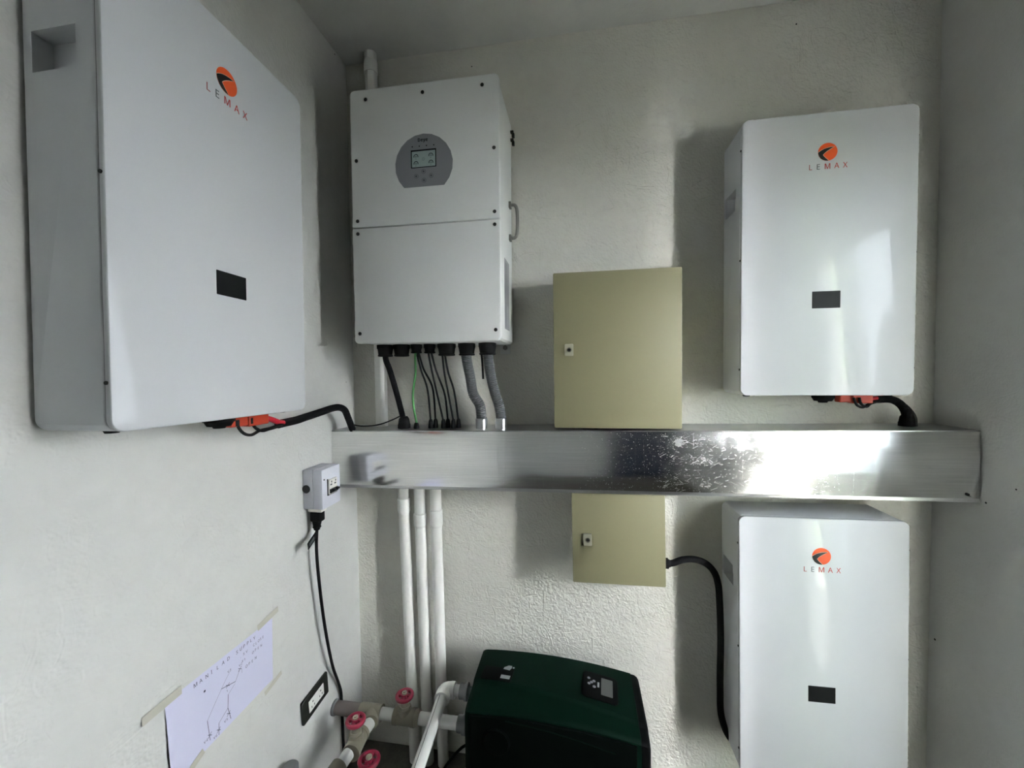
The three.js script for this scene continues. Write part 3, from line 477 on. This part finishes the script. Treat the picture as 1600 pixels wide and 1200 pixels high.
{
  const t = thing('supply_pipe', 'horizontal water pipe with tee from the left wall to the pump, lower of the two', 'pipe', [0, LY, LZ]);
  const o = (g) => g;
  obj('wall_collar', merge(rod([0.0005, 0, 0], [0.006, 0, 0], 0.0225, 20), rod([0.006, 0, 0], [0.009, 0, 0], 0.0222, 20, 0.0195)), M.greyPipe, t);
  obj('sleeve_pipe', rod([0.001, 0, 0], [0.092, 0, 0], 0.0192, 24), M.taupe, t);
  obj('tee', merge(rod([0.090, 0, 0], [0.158, 0, 0], 0.0235, 28), rod([0.130, 0, 0], [0.1405, 0, 0.036], 0.0222, 28)), M.pprFit, t);
  obj('pipe', rod([0.158, 0, 0], [0.2005, 0, 0], 0.0165, 24), M.ppr, t);
  obj('collar', merge(rod([0.2675, 0, 0], [0.277, 0, 0], 0.0235, 24), rod([0.277, 0, 0], [0.281, 0, 0], 0.0235, 24, 0.020)), M.pprFit, t);
  obj('pipe', rod([0.272, 0, 0], [0.408, 0, 0], 0.0172, 24), M.ppr, t);
  obj('union_nut', merge(rod([0.400, 0, 0], [0.418, 0, 0], 0.0225, 8), rod([0.416, 0, 0], [0.427, 0, 0], 0.0265, 24), rod([0.426, 0, 0], [0.4625, 0, 0], 0.015, 20)), M.greyPipe, t);
}
{
  const t = thing('branch_pipe', 'short branch pipe coming forward from the tee beside the left wall', 'pipe', [0, LY, 0]);
  const p = (z) => [BX(z), 0, z];
  obj('pipe', rod(p(0.1965), p(0.2290), 0.0165, 24), M.ppr, t);
  obj('pipe', rod(p(0.2970), p(0.345), 0.0165, 24), M.ppr, t);
  obj('tee', merge(rod(p(0.335), p(0.400), 0.0235, 28), rod(p(0.367), [BX(0.367) + 0.036, 0, 0.367], 0.0225, 28)), M.pprFit, t);
  obj('pipe', rod(p(0.39), p(0.62), 0.0165, 24), M.ppr, t);
  obj('pipe', rod([BX(0.367) + 0.03, 0, 0.367], [0.1975, 0, 0.367], 0.0165, 24), M.ppr, t); obj('pipe', rod([0.2645, 0, 0.367], [0.34, 0, 0.367], 0.0165, 24), M.ppr, t);
  obj('support_leg', rod([BX(0.5), -LY, 0.5], [BX(0.5), -0.012, 0.5], 0.012, 16), M.greyPipe, t);
}
{
  const t = thing('outlet_pipe', 'white water pipe coming forward from the upper pump port', 'pipe', [0, 0.343, 0]);
  obj('union_nut', merge(rod([0.406, 0, 0.152], [0.424, 0, 0.152], 0.0205, 8), rod([0.422, 0, 0.152], [0.43, 0, 0.152], 0.024, 20), rod([0.43, 0, 0.152], [0.4625, 0, 0.152], 0.014, 20)), M.greyPipe, t);
  obj('pipe', rod([0.375, 0, 0.152], [0.412, 0, 0.152], 0.0155, 24), M.ppr, t);
  obj('elbow', merge(rod([0.378, 0, 0.152], [0.390, 0, 0.152], 0.0225, 24), sweep([[0.384, 0, 0.152], [0.374, 0, 0.152], [0.364, 0, 0.157], [0.3605, 0, 0.168], [0.361, 0, 0.182]], 0.0212, 24, 24), rod([0.361, 0, 0.178], [0.362, 0, 0.192], 0.0222, 24)), M.ppr, t);
  obj('pipe', rod([0.361, 0, 0.185], [0.385, 0, 0.60], 0.0155, 24), M.ppr, t);
  obj('stripe', rod([0.3575, 0.0150, 0.192], [0.3815, 0.0150, 0.60], 0.0008, 6), M.letterGrey, t);
  obj('elbow', sweep([[0.3845, 0, 0.59], [0.3855, 0, 0.605], [0.3858, -0.006, 0.616], [0.386, -0.02, 0.618], [0.386, -0.03, 0.618]], 0.021, 24, 24), M.ppr, t);
  obj('pipe', rod([0.386, -0.343, 0.618], [0.386, -0.02, 0.618], 0.0155, 24), M.ppr, t);
}
function valve(label, x, z, yaw, bodyL) {
  const t = thing('gate_valve', label, 'valve', [x, LY, z], 'red handwheel valves'); t.rotation.y = yaw; delete t.userData.group;
  obj('body', merge(rod([-bodyL, 0, 0], [bodyL, 0, 0], 0.0232, 28), rod([0, -0.004, 0], [0, 0.030, 0], 0.0215, 24, 0.019), rod([-bodyL, 0, 0], [-bodyL + 0.010, 0, 0], 0.0246, 28), rod([bodyL - 0.010, 0, 0], [bodyL, 0, 0], 0.0246, 28)), M.pprFit, t);
  obj('bonnet', merge(cyl(0.0165, 0.0175, 0.006, 6).translate(0, 0.033, 0), cyl(0.011, 0.0125, 0.008, 18).translate(0, 0.040, 0), cyl(0.0055, 0.0055, 0.030, 14).translate(0, 0.054, 0)), M.brass, t);
  const y = 0.066, w = new THREE.Shape(); w.absarc(0, 0, 0.0262, 0, 2 * Math.PI);
  for (let k = 0; k < 4; k++) { const h = new THREE.Path(), a0 = k * Math.PI / 2 + 0.28, a1 = (k + 1) * Math.PI / 2 - 0.28; h.absarc(0, 0, 0.0185, a0, a1); h.absarc(0, 0, 0.0095, a1 - 0.0, a0 + 0.0, true); h.closePath(); w.holes.push(h); }
  const wheel = obj('handwheel', merge(new THREE.ExtrudeGeometry(w, { depth: 0.006, bevelEnabled: true, bevelSize: 0.001, bevelThickness: 0.001, bevelSegments: 2, curveSegments: 20 }).rotateX(-Math.PI / 2).translate(0, y - 0.004, 0), new THREE.TorusGeometry(0.0225, 0.0052, 10, 36).rotateX(Math.PI / 2).translate(0, y, 0), cyl(0.0105, 0.0095, 0.012, 20).translate(0, y, 0)), M.redWheel, t);
  obj('nut', merge(cyl(0.0078, 0.0078, 0.004, 20).translate(0, y + 0.0075, 0), cyl(0.0045, 0.0045, 0.004, 6).translate(0, y + 0.0105, 0)), M.brass, wheel);
  return t;
}
valve('red handwheel valve on the horizontal pipe in front of the floor pipes', 0.234, LZ, 0, 0.033);
valve('red handwheel valve on the branch pipe beside the left wall', BX(0.263), 0.263, Math.PI / 2 + 0.09, 0.033);
valve('red handwheel valve at the bottom edge, nearest of the three', 0.231, 0.367, 0, 0.033);
{
  const t = thing('capped_pipe', 'grey capped pipe stub close to the left wall at the frame bottom', 'pipe', [0.030, 0, 0.395]);
  obj('pipe', rod([0, 0, 0], [0, 0.285, 0], 0.0165, 24), M.greyPipe, t); obj('cap', merge(rod([0, 0.262, 0], [0, 0.296, 0], 0.02, 24), rod([0, 0.296, 0], [0, 0.301, 0], 0.02, 24, 0.015)), M.greyPipe, t);
}

// ------------------------------------------------------------------ green booster pump
{
  const t = thing('booster_pump', 'dark green electronic booster pump with a small display on top', 'pump', [0, 0, 0]);
  const top = (x) => { const u = (x - 0.462) / 0.468; return 0.4295 + 0.034 * u - 0.0685 * u * u; };
  // section through the pump at x: [z, y] from the back foot over the top to the front foot
  const section = (x, k) => { const y = top(x) - k, u = (x - 0.462) / 0.468, cz = 0.207 + 0.05 * u, zb = 0.066 + k, zf = 0.303 - k; return [[zb + 0.004, 0.002 + k], [zb, 0.03], [zb, y - 0.035], [zb + 0.006, y - 0.010], [zb + 0.018, y - 0.001], [zb + 0.032, y], [cz - 0.005, y - 0.0005], [cz + 0.002, y - 0.006], [cz + 0.006, y - 0.007], [zf - 0.014, y - 0.009], [zf - 0.006, y - 0.0115], [zf - 0.0015, y - 0.016], [zf, y - 0.022], [zf + 0.002, 0.25], [zf, 0.05], [zf - 0.004, 0.002 + k]]; };
  const loft = (xs, inset) => { const P = [], I = [], m = section(0.5, 0).length; xs.forEach((x, i) => section(x, inset[i]).forEach(([z, y]) => P.push(x, y, z)));
    for (let i = 0; i < xs.length - 1; i++) for (let k = 0; k < m; k++) { const a = i * m + k, b = i * m + ((k + 1) % m); I.push(a, a + m, b, b, a + m, b + m); }
    for (const [i, s] of [[0, 1], [xs.length - 1, 0]]) { const c = P.length / 3; let cy = 0, cz = 0; for (let k = 0; k < m; k++) { cy += P[3 * (i * m + k) + 1] / m; cz += P[3 * (i * m + k) + 2] / m; } P.push(xs[i], cy, cz); for (let k = 0; k < m; k++) { const a = i * m + k, b = i * m + ((k + 1) % m); s ? I.push(a, b, c) : I.push(b, a, c); } }
    const g = new THREE.BufferGeometry(); g.setAttribute('position', new THREE.Float32BufferAttribute(P, 3)); g.setIndex(I); return toCreasedNormals(g, 0.5); };
  const xs = [0.462, 0.4635, 0.468, 0.476], ins = [0.007, 0.003, 0.001, 0]; for (let x = 0.50; x < 0.90; x += 0.03) { xs.push(x); ins.push(0); } xs.push(0.904); ins.push(0);
  obj('housing', loft(xs, ins), M.pump, t);
  obj('end_cap', loft([0.9045, 0.915, 0.922, 0.926, 0.9275], [0.001, 0.001, 0.003, 0.007, 0.013]), M.pumpBlack, t);
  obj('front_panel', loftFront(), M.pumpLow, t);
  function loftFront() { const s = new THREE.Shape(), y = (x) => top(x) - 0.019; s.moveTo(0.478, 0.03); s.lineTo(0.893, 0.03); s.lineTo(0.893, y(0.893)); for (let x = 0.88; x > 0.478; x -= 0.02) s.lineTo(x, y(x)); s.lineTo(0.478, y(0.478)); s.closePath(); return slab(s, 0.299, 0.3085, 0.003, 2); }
  { const d = new THREE.TorusGeometry(0.033, 0.0022, 8, 40).translate(0.548, 0.352, 0.3085); const k = obj('round_cap', merge(cyl(0.031, 0.033, 0.006, 36).rotateX(Math.PI / 2).translate(0.548, 0.352, 0.310), d), M.pumpLow, t); k.castShadow = true; }
  obj('trim_line', sweep([[0.571, 0.409, 0.3085], [0.66, 0.399, 0.3085], [0.741, 0.385, 0.3085], [0.842, 0.362, 0.3085]], 0.0014, 40, 8), M.pump, t);
  const slope = (x) => 0.036 / 0.468 - 0.137 * (x - 0.462) / 0.468 / 0.468;
  const onTop = (g, x, z, lift, yaw = 0) => g.rotateX(-Math.PI / 2).rotateY(yaw).rotateZ(Math.atan(slope(x))).translate(x, top(x) + lift, z);
  obj('recess_panel', onTop(slab(rrect(0.088, 0.050, 0.006, -0.044, -0.025), -0.002, 0.0012, 0.0008), 0.527, 0.184, 0, -0.1), M.pumpBlack, t);
  obj('warning_sticker', onTop(slab((() => { const s = new THREE.Shape(); s.moveTo(-0.013, -0.007); s.lineTo(0.006, -0.009); s.lineTo(0.010, 0.001); s.lineTo(0.009, 0.009); s.lineTo(-0.001, 0.009); s.lineTo(-0.012, 0); s.closePath(); return s; })(), 0, 0.0006, 0.0001, 1), 0.5545, 0.160, 0.0012, -0.1), M.paperWhite, t);
  obj('rating_sticker', onTop(slab(rrect(0.027, 0.013, 0.001, -0.0135, -0.0065), 0, 0.0006, 0.0001, 1), 0.5515, 0.1955, 0.0012, -0.1), M.paperWhite, t);
  obj('sticker_dot', onTop(cyl(0.003, 0.003, 0.0006, 14).rotateX(Math.PI / 2), 0.5695, 0.158, 0.0014), M.paperWhite, t);
  const dp = obj('display_panel', onTop(slab(rrect(0.096, 0.094, 0.012, -0.048, -0.047), -0.002, 0.0026, 0.0012), 0.813, 0.173, 0, -0.07), M.pumpBlack, t);
  obj('screen', onTop(slab(rrect(0.031, 0.062, 0.002, -0.0155, -0.031), 0, 0.0005, 0.0001, 1), 0.8315, 0.171, 0.0026, -0.07), std(0x4e504e, 0.4), dp);
  for (const [x, z] of [[0.783, 0.150], [0.797, 0.158], [0.783, 0.170], [0.797, 0.178], [0.790, 0.164]]) obj('button', onTop(cyl(0.0042, 0.0046, 0.0014, 14).rotateX(Math.PI / 2), x, z, 0.0026), M.panelGrey, dp);
  obj('button_mark', onTop(slab(rrect(0.005, 0.018, 0.001, -0.0025, -0.009), 0, 0.0005, 0.0001, 1), 0.8085, 0.168, 0.0026, -0.07), M.paperWhite, dp);
}

tag(obj('pump_cable', sweep([[0.452, 0.12, 0.10], [0.44, 0.135, 0.10], [0.403, 0.126, 0.1], [0.342, 0.055, 0.1], [0.32, 0.02, 0.104], [0.29, 0.006, 0.12], [0.22, 0.006, 0.2]], 0.0042, 60, 10), M.rubber), 'thin black cable running from the pump down to the dark floor', 'cable');

renderer.render(scene, camera);
